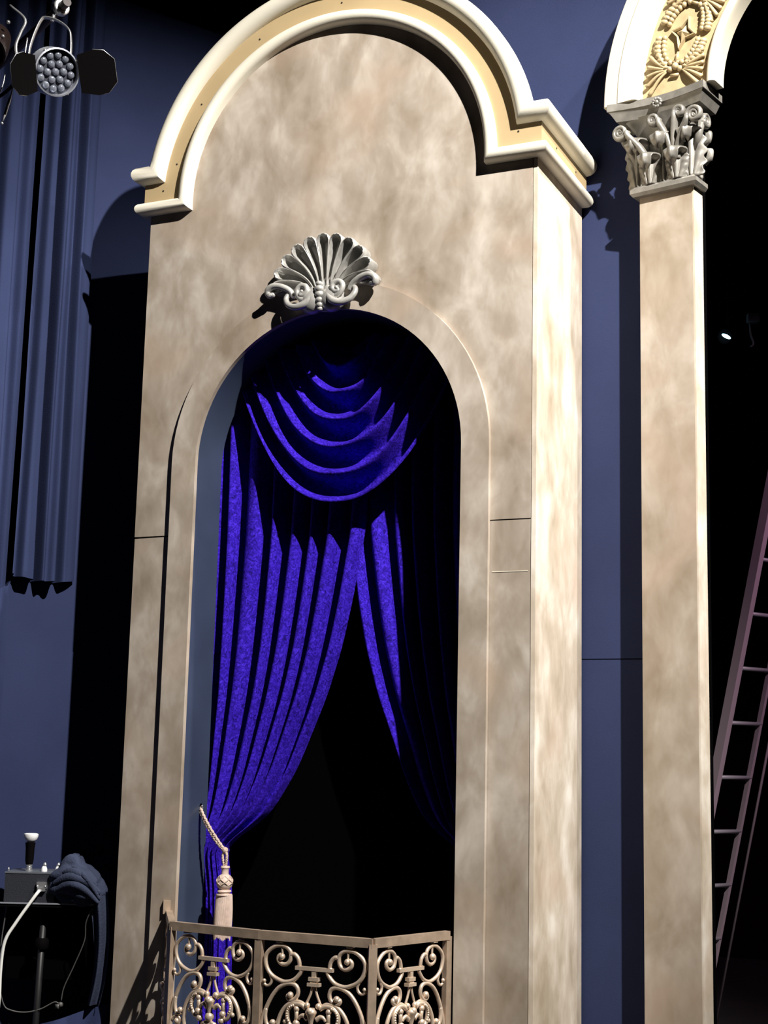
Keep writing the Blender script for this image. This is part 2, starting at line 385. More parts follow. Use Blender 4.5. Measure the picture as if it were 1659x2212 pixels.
# ---------------------------------------------------------------- curtains inside the opening
CROWS = [(z, l, r) for z, l, r in ((-.02, .243, .46), (.495, .246, .419), (.80, .248, .409), (.991, .250, .400), (1.165, .252, .388), (1.225, .254, .384), (1.250, .252, .405),
         (1.285, .246, .46), (1.322, .243, .525), (1.382, .241, .588), (1.461, .242, .636), (1.560, .244, .690), (1.678, .247, .738), (1.877, .253, .820),
         (2.076, .253, .882), (2.277, .252, .926), (2.581, .251, .979), (2.787, .250, .990), (3.10, .247, 1.0), (3.42, .245, 1.01))]
def curtain(name, label, mirror, yb, ph):
    nz, nu = 150, 170; V = []
    for i in range(nz+1):
        z = -.0+3.40*i/nz
        l, r = interp(CROWS, z)
        # smooth the edges a little
        l2, r2 = interp(CROWS, z+.035); l3, r3 = interp(CROWS, z-.035); l = (l+l2+l3)/3; r = (r+r2+r3)/3
        wd_ = r-l
        g = max(0, min(1, (wd_-.13)/.5))                     # 0 gathered .. 1 open
        for j in range(nu+1):
            u = j/nu
            uu = u+.018*math.sin(u*9+ph)+.010*math.sin(u*23+z*1.1+ph)
            amp = .012+.036*g
            fold = math.cos(2*PI*7.2*uu+ph+.25*math.sin(z*1.7))
            fold = math.copysign(abs(fold)**.8, fold)
            fine = .0045*math.sin(2*PI*17*uu+1.4*z+ph)*(1-.4*g)
            x = l+wd_*(u+.006*math.sin(2*PI*7.2*uu+ph))
            sag = .05*math.exp(-((z-1.36)/.17)**2)*u*g             # swoop above the tie
            y = yb-amp*fold+fine-.030*math.exp(-((z-1.235)/.12)**2)-.055*(1-g)*math.sin(PI*min(1, u))-sag
            zz = z-.055*math.exp(-((z-1.33)/.16)**2)*u*(1-u)*0
            X = x if not mirror else 2*XC-x
            V.append(Vector((X, y, zz)))
    K = nu+1
    Fc = [(i*K+j, i*K+j+1, (i+1)*K+j+1, (i+1)*K+j) for i in range(nz) for j in range(nu)]
    o = obj(name, V, Fc, VELVET, None, smooth=True)
    return tag(o, label, 'curtain', 'tied-back velvet curtains in the arched opening')
curtain('velvet_curtain', 'royal purple velvet curtain swept to the tasselled cord and falling behind the balcony', False, .280, .4)
curtain('velvet_curtain', 'royal purple velvet curtain swept aside into the dark, without a visible tie', True, .355, 1.3)
def swag(u, v):
    """v 0 top .. 1 hem, u across"""
    s = -1+2*u
    hw = .09+.475*v
    top = 3.42-.05*v
    low = 3.37-.685*v
    sagf = (1-abs(s)**2.3)
    z = top-(top-low)*sagf
    x = XC-.005+hw*s
    n = 5.7
    f = math.cos(2*PI*(n*v-.70)+.35*s)
    f = 2*((1+f)/2)**1.5-1
    a = .052*(.55+.45*sagf)*min(1, v*5+.3)
    y = .185-a*f-.020*v*sagf+.006*math.sin(9*s+14*v)
    if v > .97: y += .02*(v-.97)/.03
    return Vector((x, y, z))
sw = MB().grid(swag, 90, 190).out('velvet_swag', VELVET, None, smooth=True)
tag(sw, 'royal purple velvet swag hanging in crescent folds across the head of the arch', 'swag')
rod = MB().tube([(XC-H+.01, .29, 3.425), (XC+H-.01, .29, 3.425)], .012, 8).out('curtain_rod', DKMETAL); tag(rod, 'black curtain rod hidden behind the purple swag', 'rod')

# tieback cord with tassel
tie = thing('tieback_tassel', 'ivory twisted cord tieback with a long fringed tassel on the purple curtain', 'tassel')
def twist(mb, pts, r, turns):
    P = cat(pts, 10); n = len(P)
    for k in range(2):
        Q = []
        for i, p in enumerate(P):
            t = (P[min(i+1, n-1)]-P[max(0, i-1)]).normalized(); a = t.orthogonal().normalized(); b = t.cross(a)
            # steady frame: use world axes
            a = (Vector((0, 1, 0))-t*t.y).normalized(); b = t.cross(a); w = 2*PI*turns*i/(n-1)+PI*k
            Q.append(p+(a*math.cos(w)+b*math.sin(w))*r*.6)
        mb.tube(Q, r*.75, 6)
for k, dz in ((0, 0), (1, -.014)):
    mb = MB(); o = .004*k
    twist(mb, [(.302, .15, 1.395+dz), (.335, .125, 1.362+dz), (.377, .105, 1.318+dz), (.42, .10, 1.268+dz), (.461, .10, 1.222+dz*.3)], .0062, 26)
    mb.out('cord', ROPE, tie, smooth=True)
mb = MB(); twist(mb, [(.461, .10, 1.222), (.454, .098, 1.20), (.459, .098, 1.172), (.466, .10, 1.152)], .0055, 9)
twist(mb, [(.463, .10, 1.222), (.474, .096, 1.205), (.473, .097, 1.178), (.467, .10, 1.152)], .0055, 9); mb.out('cord', ROPE, tie, smooth=True)
MB().ball((.463, .10, 1.222), .0135, 10, 8).out('knot', ROPE, tie, smooth=True)
TX = Vector((.4672, .10, 0))
MB().lathe([(.004, 1.160), (.018, 1.158), (.020, 1.152), (.016, 1.147), (.0145, 1.135), (.0155, 1.125)], TX, 18).out('tassel_cap', TASSEL, tie, angle=40)
ht = MB().lathe([(.012, 1.127), (.021, 1.121), (.030, 1.107), (.034, 1.092), (.031, 1.075), (.022, 1.065), (.016, 1.061)], TX, 20).out('tassel_head', TASSEL, tie, smooth=True)
mb = MB()
for k in range(6):
    for d in (1, -1):
        pts = []
        for i in range(13):
            t = i/12; a = 2*PI*k/6+d*t*2.0; r = (.021+.0145*math.sin(PI*t)); pts.append(TX+Vector((r*math.cos(a), r*math.sin(a), 1.120-.052*t)))
        mb.tube(pts, .0022, 5)
mb.out('net_cord', ROPE, ht, smooth=True)
MB().lathe([(.016, 1.064), (.028, 1.060), (.030, 1.055), (.024, 1.051), (.024, 1.046), (.033, 1.045), (.034, 1.040)], TX, 18).out('tassel_collar', TASSEL, tie, angle=40)
mb = MB(); ns = 56; V = []; lv = 12
for i in range(lv+1):
    t = i/lv
    for j in range(ns*2):
        a = 2*PI*j/(ns*2); rr = (.0355+.0035*math.sin(t*3))*(1+(.035 if j % 2 else -.035)*(.4+t*.6))*(1+.05*math.sin(3*a)*t)
        V.append(TX+Vector((rr*math.cos(a)-.006*t*t, rr*math.sin(a)*.8, 1.043-.173*t-(.006*math.sin(5*a)+.004*(j % 3)) * (t > .99))))
K = ns*2
mb.add(V, [(i*K+j, i*K+(j+1) % K, (i+1)*K+(j+1) % K, (i+1)*K+j) for i in range(lv) for j in range(K)]+[tuple(range(K))])
mb.out('tassel_fringe', TASSEL, tie)
mb = MB().tube([(.307, .15, 1.397), (.300, .15, 1.397)], .012, 10).tube(cat([(.307, .15, 1.395), (.318, .145, 1.388), (.316, .14, 1.402)], 4), .004, 6)
mb.out('wall_hook', STEEL, tie, smooth=True)

# ---------------------------------------------------------------- balcony railing of cast scrollwork
RZ = .978
RP = [Vector((.285, -.030, 0)), Vector((.515, -.370, 0)), Vector((.935, -.430, 0)), Vector((1.395, -.430, 0)), Vector((1.520, -.030, 0))]
rail = thing('balcony_railing', 'gilt iron balcony railing with scrollwork panels bowed out in front of the purple curtain', 'railing')
for i, p in enumerate(RP):
    d = (RP[min(i+1, 4)]-RP[max(i-1, 0)]).normalized(); R = Matrix.Rotation(math.atan2(d.y, d.x), 3, 'Z')
    po = MB().box(p+Vector((0, 0, RZ/2-.01)), (.030, .022, RZ-.02), R).out('post', BRASSD, rail)
    if i == 0: MB().box(p+Vector((-.02, .012, RZ+.012)), (.03, .03, .055), R).out('post_bracket', BRASSD, po)
S1 = .000344; S2 = .00032
def panel(a, b):
    d = (b-a); w = d.length; ux = d.normalized(); nx = Vector((ux.y, -ux.x, 0))
    if nx.y > 0: nx = -nx
    mid = (a+b)*.5; k = (w-.03)/.430
    R = Matrix.Rotation(math.atan2(ux.y, ux.x), 3, 'Z')
    MB().box(mid+Vector((0, 0, RZ-.016)), (w+.004, .026, .032), R).out('top_rail', BRASSD, rail)
    MB().box(mid+Vector((0, 0, .07)), (w, .024, .03), R).out('bottom_rail', BRASSD, rail)
    VM = .5*(RZ-.034+.085)                                      # mirror height for the lower half (out of view)
    def P(x, y, o=0., low=False):
        z = RZ-.034-(y-500)*S2
        if low: z = 2*VM-z
        return mid+ux*((x-785)*S1*k)+nx*o+Vector((0, 0, z))
    band = MB().box(P(785, 775), (440*S1*k, .016, .013), R)
    band.box(P(785, 830), (.016, .014, .034), R).box(P(785, 884), (.040*k, .020, .013), R).box(P(785, 912), (.026*k, .016, .010), R).box(P(785, 944), (.048*k, .022, .012), R)
    pn = band.out('scroll_panel', BRASS, rail)
    def tubes(name, sets, r, balls=(), o=0.):
        for sg in (1, -1):
            for lo in (False, True):
                mb = MB()
                for pts in sets:
                    mb.tube(cat([P(785+sg*(x-785), y, o, lo) for x, y in pts], 5), r, 7)
                for x, y, br in balls: mb.ball(P(785+sg*(x-785), y, o+.003, lo), br, 9, 6)
                mb.out(name, BRASS, pn, smooth=True)
    # C-scroll with curled end, its inner ridge, bump and hooked tail
    C1 = [(600, 770), (632, 800), (600, 860), (540, 915), (460, 940), (390, 935), (290, 890), (225, 820), (196, 720), (215, 640), (290, 570), (370, 545), (450, 560), (497, 610), (500, 680), (470, 735), (410, 752), (360, 722), (352, 675), (385, 645)]
    tubes('c_scroll', [C1, [(500, 640), (545, 632), (590, 675), (607, 745), (585, 775)]], .0080*max(.9, k), [(400, 668, .012)])
    tubes('c_scroll_pin', [[(395, 520), (396, 580), (400, 660)]], .0045)
    for sg in (1, -1):
        MB().box(P(785+sg*(370-785), 486), (.026*k, .022, .015), R).out('clip', BRASS, pn)
    tubes('hook_scroll', [[(262, 880), (282, 935), (258, 988), (218, 1000), (186, 972), (192, 945)]], .0055, [(194, 948, .0075)])
    # tall S-scroll and its branch
    S_ = [(512, 1085), (478, 1090), (484, 1122), (530, 1136), (582, 1100), (602, 1040), (580, 980), (520, 955), (440, 970), (360, 1020), (290, 1110), (235, 1220), (195, 1330), (172, 1420), (162, 1500), (158, 1620), (170, 1760)]
    tubes('s_scroll', [S_, [(222, 1250), (216, 1340), (238, 1420), (282, 1442), (328, 1425)]], .0080, [(512, 1080, .0125), (312, 1396, .0115)])
    tubes('side_curl', [[(185, 1520), (215, 1480), (270, 1468), (305, 1500), (300, 1550), (262, 1558)]], .006, [(265, 1525, .012)])
    tubes('ring_scroll', [[(700, 1185), (630, 1150), (560, 1150), (480, 1190), (420, 1260), (380, 1350), (364, 1450), (372, 1560), (410, 1680), (470, 1760)]], .0080)
    tubes('stem_leg', [[(772, 960), (748, 1050), (698, 1165)]], .005)
    # heart-shaped medallion: beaded C scrolls, stubs, fleur, fan
    for lo in (False, True):
        for sg in (1, -1):
            X = lambda x: 785+sg*(x-785)
            mb = MB().tube(cat([P(X(x), y, .004, lo) for x, y in ((700, 1205), (640, 1170), (560, 1175), (500, 1230), (484, 1300), (500, 1375), (550, 1428), (605, 1410), (612, 1372))], 5), .0085, 7)
            for t in range(9):
                a = math.radians(100+t*15); mb.ball(P(X(575+88*math.cos(a)), 1290-105*math.sin(a), .010, lo), .0058, 7, 5)
            mb.ball(P(X(462), 1372, .004, lo), .009).ball(P(X(600), 1375, .008, lo), .013).ball(P(X(620), 1450, .006, lo), .013)
            mb.out('beaded_scroll', BRASS, pn, smooth=True)
            MB().tube([P(X(596), 1225, .006, lo), P(X(598), 1300, .006, lo), P(X(600), 1365, .006, lo)], [.009, .007, .009], 7).ball(P(X(596), 1222, .006, lo), .0115).out('drop', BRASS, pn, smooth=True)
            MB().tube(cat([P(X(x), y, .008, lo) for x, y in ((735, 1320), (690, 1285), (650, 1295), (628, 1330))], 5), [.010-.005*i/15 for i in range(16)], 7).ball(P(X(720), 1172, .006, lo), .011).out('wing', BRASS, pn, smooth=True)
        MB().tube(cat([P(775, y, .010, lo) for y in (1195, 1240, 1290, 1350, 1395)], 4), [.012, .016, .019, .021, .022, .021, .019, .017, .015, .013, .011, .010, .009, .008, .008, .007, .006], 9).ball(P(775, 1225, .02, lo), .013).ball(P(775, 1425, .008, lo), .018).out('fleur', BRASS, pn, smooth=True)
        mb = MB()
        for t in range(9):
            a = math.radians(-200+t*27.5-0); a = math.radians(180+22+t*17)
            mb.tube([P(775, 1470, .006, lo), P(775+62*math.cos(a), 1470-62*math.sin(a), .012, lo), P(775+118*math.cos(a), 1470-118*math.sin(a), .006, lo)], [.006, .0085, .009], 6)
        mb.out('fan', BRASS, pn, smooth=True)
for a, b in zip(RP, RP[1:]): panel(a, b)

# ---------------------------------------------------------------- column with Corinthian capital and carved arch
th = math.radians(-12); CD = Vector((math.cos(th), math.sin(th), 0)); CN = Vector((math.sin(th), -math.cos(th), 0)); CO = Vector((2.147, .470, 0))
def cl(s, z, o=0.): return CO+CD*s+CN*o+Vector((0, 0, z))
CLF = lambda u, v, d: cl(u, v, d)
colm = thing('arch_column', 'slim mottled tan pilaster with silver leafy capital carrying a carved cream arch', 'column')
def rbox(mb, s0, s1, z0, z1, o0, o1): return mb.prism([(s0, z0), (s1, z0), (s1, z1), (s0, z1)], CLF, o0, o1)
rbox(MB(), 0, .240, 0, 4.01, -.085, 0).out('shaft', STONE2, colm)
rbox(MB(), .02, .225, 0, 4.40, -.165, -.0855).out('light_block', BLACK, colm)  # added black block, keeps side light off the wall behind the shaft
rbox(MB(), .2402, .2470, 0, 4.01, -.085, -.001).out('shaft_edge', STONE3, colm)  # right face of the shaft, in the stone with light in its colour
cap = MB()
# bell
rows = [(4.03, .000, .240, .000), (4.10, .004, .236, .004), (4.19, .004, .236, .008), (4.26, -.006, .246, .022), (4.30, -.030, .270, .040), (4.325, -.050, .290, .055)]
V = []
for z, s0, s1, o in rows: V += [cl(s0, z, -.085), cl(s0, z, o-.012), cl(s0+.02, z, o), cl(s1-.02, z, o), cl(s1, z, o-.012), cl(s1, z, -.085)]
cap.add(V, [(i*6+j, i*6+j+1, (i+1)*6+j+1, (i+1)*6+j) for i in range(len(rows)-1) for j in range(5)]+[tuple(range(6)), tuple(range(30, 36))])
capo = tag(cap.out('capital', SILVER, colm, angle=40), 'silvered Corinthian capital with acanthus leaves')
def platepoly(s0, s1, o, conc, n=12):
    """front outline of a slab with concave front edge"""
    P = [(s0, -.085)]
    for i in range(n+1):
        t = i/n; P.append((s0+(s1-s0)*t, o-conc*math.sin(PI*t)))
    P.append((s1, -.085)); return P
def slab(mb, s0, s1, o, conc, z0, z1, grow=0.):
    A = platepoly(s0, s1, o, conc); Bp = platepoly(s0-grow, s1+grow, o+grow, conc); k = len(A)
    V = [cl(s, z0, d) for s, d in A]+[cl(s, z1, d) for s, d in Bp]
    return mb.add(V, [tuple(range(k)), tuple(range(k, 2*k))]+[(i, (i+1) % k, k+(i+1) % k, k+i) for i in range(k)])
mb = MB(); slab(mb, -.020, .262, .024, 0, 3.985, 3.998, .010); slab(mb, -.030, .272, .034, 0, 3.998, 4.016); slab(mb, -.028, .270, .032, 0, 4.016, 4.030, -.014)
mb.out('capital_base', SILVER, capo, angle=40)
mb = MB(); slab(mb, -.070, .312, .075, .035, 4.318, 4.350, .018); slab(mb, -.088, .330, .093, .035, 4.350, 4.360, .008); slab(mb, -.100, .342, .105, .035, 4.360, 4.392)
mb.out('abacus', SILVER, capo, angle=40)
mb = MB()
for k in range(10):
    a = 2*PI*k/10; mb.ball(cl(.121+.017*math.cos(a), 4.358+.017*math.sin(a), .078), .0075, 7, 5)
mb.ball(cl(.121, 4.358, .080), .010); mb.out('rosette', SILVER, capo, smooth=True)
def leaf(sc, z0, h, w, o0, lean, curl, side=0):
    mb = MB(); nu, nv = 26, 34
    def fn(u, v):
        q = -1+2*u
        t = max(0, (v-.74)/.26)
        prof = (.80+.28*math.sin(PI*min(1, v*.95)))*(1-.30*t)*math.sqrt(max(.03, 1-t**5))
        x = w*.5*q*prof*(1+.13*abs(q)**3*math.sin(v*PI*10.5))
        phi = math.atan2(q*.8, v+.30)
        rib = .0036*math.cos(phi*10)*(1-.6*t)+.005*math.exp(-(q/.12)**2)
        oo = o0+lean*v*v+rib-.016*q*q-.006*abs(q)**3*math.sin(v*PI*10.5)
        zz = z0+h*min(v, .74)/.74
        oo += curl*1.15*math.sin(t*PI*.70); zz += .028*math.sin(t*PI*.9)-.040*t*t-.014*q*q*t
        if side: return cl(side, zz, -.042+x)+CD*oo
        return cl(sc+x, zz, oo)
    mb.grid(fn, nu, nv)
    o = mb.out('acanthus_leaf', SILVER, capo, smooth=True)
    sm = o.modifiers.new('thickness', 'SOLIDIFY'); sm.thickness = .008; sm.offset = 0
for s in (-.001, .120, .241): leaf(s, 4.03, .180, .112, .008, .016, .052)
for s in (.060, .182): leaf(s, 4.03, .100, .106, .022, .012, .044)
leaf(0, 4.03, .180, .09, .004, .012, .040, side=.244)
leaf(0, 4.03, .100, .07, .012, .010, .036, side=.247)
def spiral(c, r0, turns, dirs, ax, n=40):
    """flat spiral in the plane ax=(a, b) centred at c, from outside in"""
    a, b = ax; P = []
    for i in range(n+1):
        t = i/n; r = r0*(1-.86*t); w = dirs*2*PI*turns*t
        P.append(c+a*(r*math.cos(w))+b*(r*math.sin(w)))
    return P
UPV = Vector((0, 0, 1))
for (s0, z0), (s1, z1), o0, o1, sg, r0 in (((.055, 4.14), (-.048, 4.262), .03, .080, 1, .033), ((.190, 4.14), (.290, 4.262), .03, .080, -1, .033),
                                   ((.168, 4.15), (.098, 4.292), .03, .062, 1, .025), ((.180, 4.15), (.215, 4.300), .03, .062, -1, .022)):
    c = cl(s1, z1, o1); sp = spiral(c, r0, 2.2, -sg*1, (CD*sg, UPV))
    pts = cat([cl(s0, z0, o0), cl((s0*.6+s1*.4)+sg*.01, z0*.55+z1*.45, o0*.5+o1*.5), sp[0]-UPV*.02, sp[0]], 5)
    P = pts[:-1]+sp
    rr = [.017-.006*i/len(pts) for i in range(len(pts)-1)]+[.0115-.006*i/len(sp) for i in range(len(sp))]
    MB().tube(P, rr, 8, flat=(CN, 1.7)).ball(c, .009).out('volute', SILVER, capo, smooth=True)
    MB().lathe([(.012, 0), (.017, .012), (.015, .02), (.019, .03), (.016, .042)], cl(s0, z0-.03, o0), 10).out('volute_stem', SILVER, capo, angle=40)
for s, o in ((-.055, .0), (.300, .0)):
    c = cl(s, 4.262, o); sp = spiral(c, .032, 2.2, -1, (CN, UPV))
    MB().tube([cl(.12+(s-.12)*.75, 4.14, o)]+sp, [.012]+[.0115-.006*i/len(sp) for i in range(len(sp))], 8, flat=(CD, 1.7)).ball(c, .009).out('volute', SILVER, capo, smooth=True)
# carved arch rising to the right
AS, AZ = .925, 4.393; A1 = math.radians(78)
def ap(r, a, o): return cl(AS-r*math.cos(a), AZ+r*math.sin(a), o)
def arcband(prof, n=40):
    mb = MB(); k = len(prof); V = []
    for i in range(n+1):
        a = A1*i/n
        for r, o in prof: V.append(ap(r, a, o))
    return mb.add(V, [(i*k+j, i*k+(j+1) % k, (i+1)*k+(j+1) % k, (i+1)*k+j) for i in range(n) for j in range(k)]+[tuple(range(k)), tuple(n*k+j for j in range(k))])
arch = arcband([(.885, -.05), (.885, .045), (.590, .045), (.590, -.05)]).out('arch_band', ORN, colm, angle=40)
tag(arch, 'carved gold ornament band of the arch')
arcband([(1.052, -.08), (1.052, .080), (1.045, .088), (.985, .090), (.980, .094), (.915, .095), (.900, .088), (.890, .072), (.885, .06), (.885, -.08)]).out('arch_fascia', ARCHCREAM, colm, angle=30)
pr = [(.592, -.02), (.592, .05)]
for i in range(9):
    a = PI*i/8; pr.append((.5675+.0195*math.cos(a), .062+.018*math.sin(a)))
pr += [(.548, .04), (.548, -.02)]
arcband(pr).out('arch_bead', ARCHCREAM, colm, angle=30)
RM = .737; OB = .045
def loc(a0, x, y, o=0.):
    """local ornament coords: x across (+ = towards the inner edge), y along the arc in metres"""
    return ap(RM-x, a0+y/RM, OB+o)
for u in range(4):
    a0 = (.262+.315*u)/RM                                        # diamond centre
    if a0 > A1-.15: break
    # four-pointed star in a raised frame
    def star(mb, k, o0, o1):
        pts = []
        for i in range(8):
            w = PI/4*i; r = k*(1.0 if i % 2 == 0 else .50); pts.append((r*math.cos(w)*.9, r*math.sin(w)*1.05))
        V = [loc(a0, x, y, o0) for x, y in pts]+[loc(a0, 0, 0, o1)]
        return mb.add(V, [(i, (i+1) % 8, 8) for i in range(8)])
    mb = MB(); pts8 = [((.068*.9 if i % 2 == 0 else .034*.9)*math.cos(PI/4*i), (.075 if i % 2 == 0 else .034)*math.sin(PI/4*i)) for i in range(8)]
    inn = [(x*.72, y*.72) for x, y in pts8]
    V = [loc(a0, x, y, 0) for x, y in pts8]+[loc(a0, x*.93, y*.93, .018) for x, y in pts8]+[loc(a0, x*.8, y*.8, .016) for x, y in pts8]+[loc(a0, x, y, .004) for x, y in inn]
    mb.add(V, [(r*8+i, r*8+(i+1) % 8, (r+1)*8+(i+1) % 8, (r+1)*8+i) for r in range(3) for i in range(8)])
    star(mb, .040, .004, .026); mb.out('star', ORN, arch)
    for sx in (1, -1):
        for sy in (1, -1):
            g = MB(); n = 7
            for i in range(n):
                t = (i+.6)/n
                x = sx*(.012+.098*math.sin(PI*.5*(1-t*.0)*min(1, (1-t)*1.15+.12)) ); y = sy*(.022+.118*t)
                x = sx*(.020+.085*math.sqrt(max(0, 1-(t*.98)**2))*1.0); 
                ang = math.atan2(-t*.085, .118)
                R0 = .019-.004*abs(t-.45)
                c = loc(a0, x, y, .010)
                g.ball(c, R0, 8, 6, (1.0, .9, .75)); g.ball(loc(a0, x-sx*.026, y-sy*.004, .010), R0*.72, 7, 5)
                # leaf blade across the garland
                g.tube([loc(a0, x-sx*.030, y+sy*.012, .004), loc(a0, x-sx*.008, y+sy*.016, .018), loc(a0, x+sx*.014, y+sy*.022, .006)], [.004, .0075, .003], 6)
            g.out('garland', ORN, arch, smooth=True)
    ak = a0-.158/RM
    if u == 0: pass
    mb = MB().ball(loc(ak, 0, .012, .012), .016, 9, 6).ball(loc(ak, .022, 0, .012), .013).ball(loc(ak, -.022, 0, .012), .013).tube([loc(ak, -.020, .03, .010), loc(ak, .020, .03, .010)], .007, 7).tube([loc(ak, -.018, -.026, .010), loc(ak, .018, -.026, .010)], .007, 7)
    mb.tube([loc(ak, 0, .03, .006), loc(ak, 0, .075, .010)], [.012, .005], 7).out('knot', ORN, arch, smooth=True)
    for sx in (1, -1):
        mb = MB()
        for t in range(6):
            w = math.radians(-50+t*20); L_ = .098+.018*abs(t-2.5)/2.5
            mb.tube(cat([loc(ak, sx*.028, 0, .008), loc(ak, sx*(.028+.5*L_*math.cos(w)), .55*L_*math.sin(w)*.75, .018), loc(ak, sx*(.028+L_*math.cos(w*.85)), L_*math.sin(w*1.05), .012)], 5), [.004+.0055*i/10 for i in range(11)], 6)
        mb.out('palmette', ORN, arch, smooth=True)

# ---------------------------------------------------------------- drapes hung on the blue flat
def drape(name, label, t0, t1, z0, z1, o0, rows, seed, hem=0., flare=0.):
    rnd = random.Random(seed); ph = [rnd.uniform(0, 6.28) for _ in range(6)]
    nu, nv = 150, 60
    def fn(u, v):
        z = z1+(z0-z1)*v+hem*math.sin(u*PI*1.0)*v
        t = t0+(t1-t0)*u+flare*(v-.4)*(u-.5)
        base, slits = rows
        o = base
        for k, (c, w, a) in enumerate(slits):
            cc = c+.018*math.sin(v*2.6+ph[k % 6])+.02*(v-.5)*(1 if k % 2 else -1)
            o -= a*math.exp(-abs((u-cc)/w)**2.4)
        o += .010*math.sin(u*11+ph[2])
        f = max(0, (u-.74)/.26); o = o*(1-f)+.022*f
        o = max(.006, o)
        o += .002*math.sin(u*26+ph[0]+v*2)+.003*math.sin(v*13+u*9+ph[1])
        return lw(t, z, o)
    d = MB().grid(fn, nu, nv).out(name, BLUE2, None, smooth=True)
    return tag(d, label, 'drape', 'navy drapes hung on the blue flat')
drape('cloth_drape', 'navy cloth drape with deep vertical folds behind the stage lamp, hem at mid-height', -.27, .060, 2.405, 5.5, .030,
      (.105, [(.12, .045, .055), (.37, .040, .098), (.52, .05, .030), (.68, .055, .085)]), 3, hem=-.02, flare=.02)
drape('cloth_drape', 'navy cloth drape at the picture edge reaching down past the first hem', -.75, -.235, 1.55, 5.5, .045,
      (.10, [(.10, .04, .06), (.34, .05, .08), (.58, .035, .07), (.80, .05, .085)]), 5, flare=-.06)

# ---------------------------------------------------------------- LED par can with barn doors, hung on a pipe
PC = Vector((.130, -.922, 4.290)); FA = Vector((.80, -.40, -.40)).normalized()
PX = Vector((0, 0, 1)).cross(FA).normalized()*1.0; PY = FA.cross(PX).normalized()
if PX.x < 0: PX = -PX
PM = Matrix((PX, PY, FA)).transposed()
def pp(x, y, z): return PC+PX*x+PY*y+FA*z
if pp(0, 1, 0).z < PC.z: PY = -PY; PM = Matrix((PX, PY, FA)).transposed()
par = thing('led_par_lamp', 'silver LED stage lamp with round lens cluster and black barn doors, hung from a yoke', 'stage lamp')
RB = .095
MB().lathe([(.03, -.15), (.055, -.145), (.075, -.11), (.080, -.05), (RB, -.04), (RB, .030), (RB-.006, .032), (RB-.007, .004), (.001, .002)], PC, 32, PM).out('can', ALU, par, angle=40)
plate = MB().lathe([(.001, .003), (.086, .003), (.086, .008), (.001, .008)], PC, 28, PM).out('lens_plate', LENSP, par, angle=40)
ls = [(0, 0)]+[(.034*math.cos(PI/3*i+.3), .034*math.sin(PI/3*i+.3)) for i in range(6)]+[(.066*math.cos(PI/6*i+.1), .066*math.sin(PI/6*i+.1)) for i in range(12)]
for x, y in ls:
    MB().lathe([(.0145, .0), (.0148, .006), (.0125, .0115), (.007, .0145), (.0008, .015)], pp(x, y, .007), 14, PM).out('led_lens', LENS, plate, smooth=True)
mb = MB()
for k in range(4):
    w = PI/4+PI/2*k; mb.ball(pp(RB*math.cos(w), RB*math.sin(w), .02), .006, 7, 5)
mb.out('clip', STEEL, par, smooth=True)
YX = Vector((.911, .412, 0)); YZ = Vector((0, 0, 1)); YC = PC-FA*.045+Vector((0, 0, .03)); YN = Vector((.412, -.911, 0))
def yp(x, z): return YC+YX*x+YZ*z
MB().tube(cat([yp(-.084, -.02), yp(-.088, .05), yp(-.074, .12), yp(-.050, .185), yp(-.03, .200), yp(.02, .186), yp(.066, .150), yp(.078, .10), yp(.080, .04), yp(.082, -.03)], 5), .0042, 7, flat=(YN, 3.0)).out('yoke', STEEL, par, smooth=True)
for sx in (-1, 1): MB().lathe([(.011, 0), (.011, .012), (.006, .016)], yp(sx*.083, -.02), 10, Matrix((YZ, YN, YX*sx)).transposed()).out('yoke_knob', DKMETAL, par, angle=40)
def door(cx, cy, ux, uy, wid, ln, tilt):
    """flap hinged at (cx, cy) on the rim, running outward along (ux, uy) and forward"""
    e = Vector((ux, uy)); tn = Vector((-uy, ux)); mb = MB(); V = []
    prof = [(-.5, 0), (-.60, .45), (-.56, .74), (-.30, 1), (.30, 1), (.56, .74), (.60, .45), (.5, 0)]
    for d in (0, .003):
        for a, b in prof:
            q = Vector((cx, cy))+tn*(a*wid)+e*(b*ln*math.cos(tilt)); V.append(pp(q.x, q.y, .036+b*ln*math.sin(tilt)+d))
    mb.add(V, [tuple(range(8)), tuple(range(15, 7, -1))]+[(i, (i+1) % 8, 8+(i+1) % 8, 8+i) for i in range(8)])
    dr = mb.out('barn_door', DKMETAL, par)
    rim = [V[i] for i in range(1, 7)]
    MB().tube(rim, .0022, 6).out('door_rim', STEEL, dr, smooth=True)
door(.088, .02, 1, .45, .135, .135, .35)
door(-.086, -.03, -1, -.35, .130, .110, .25)
MB().tube([yp(-.005, .185), yp(.005, .222)], .008, 8).out('bolt', STEEL, par, smooth=True)
MB().lathe([(.030, -.014), (.034, -.010), (.034, .010), (.030, .014), (.019, .014), (.019, -.014)], yp(.028, .245), 18, Matrix((Vector((0, 0, 1)), LN.cross(Vector((0, 0, 1))), LN)).transposed()).out('clamp', STEEL, par, angle=40)
pipe_c = yp(.028, .245)
pd = Vector((.875, -.485, 0)).normalized()
pipe = MB().tube([pipe_c-pd*.85, pipe_c+pd*.06], .018, 14).out('lighting_pipe', mat('maroon_pipe_paint', (.020, .008, .008, 1), .5)); tag(pipe, 'dark steel lighting pipe the lamps are clamped to', 'pipe')
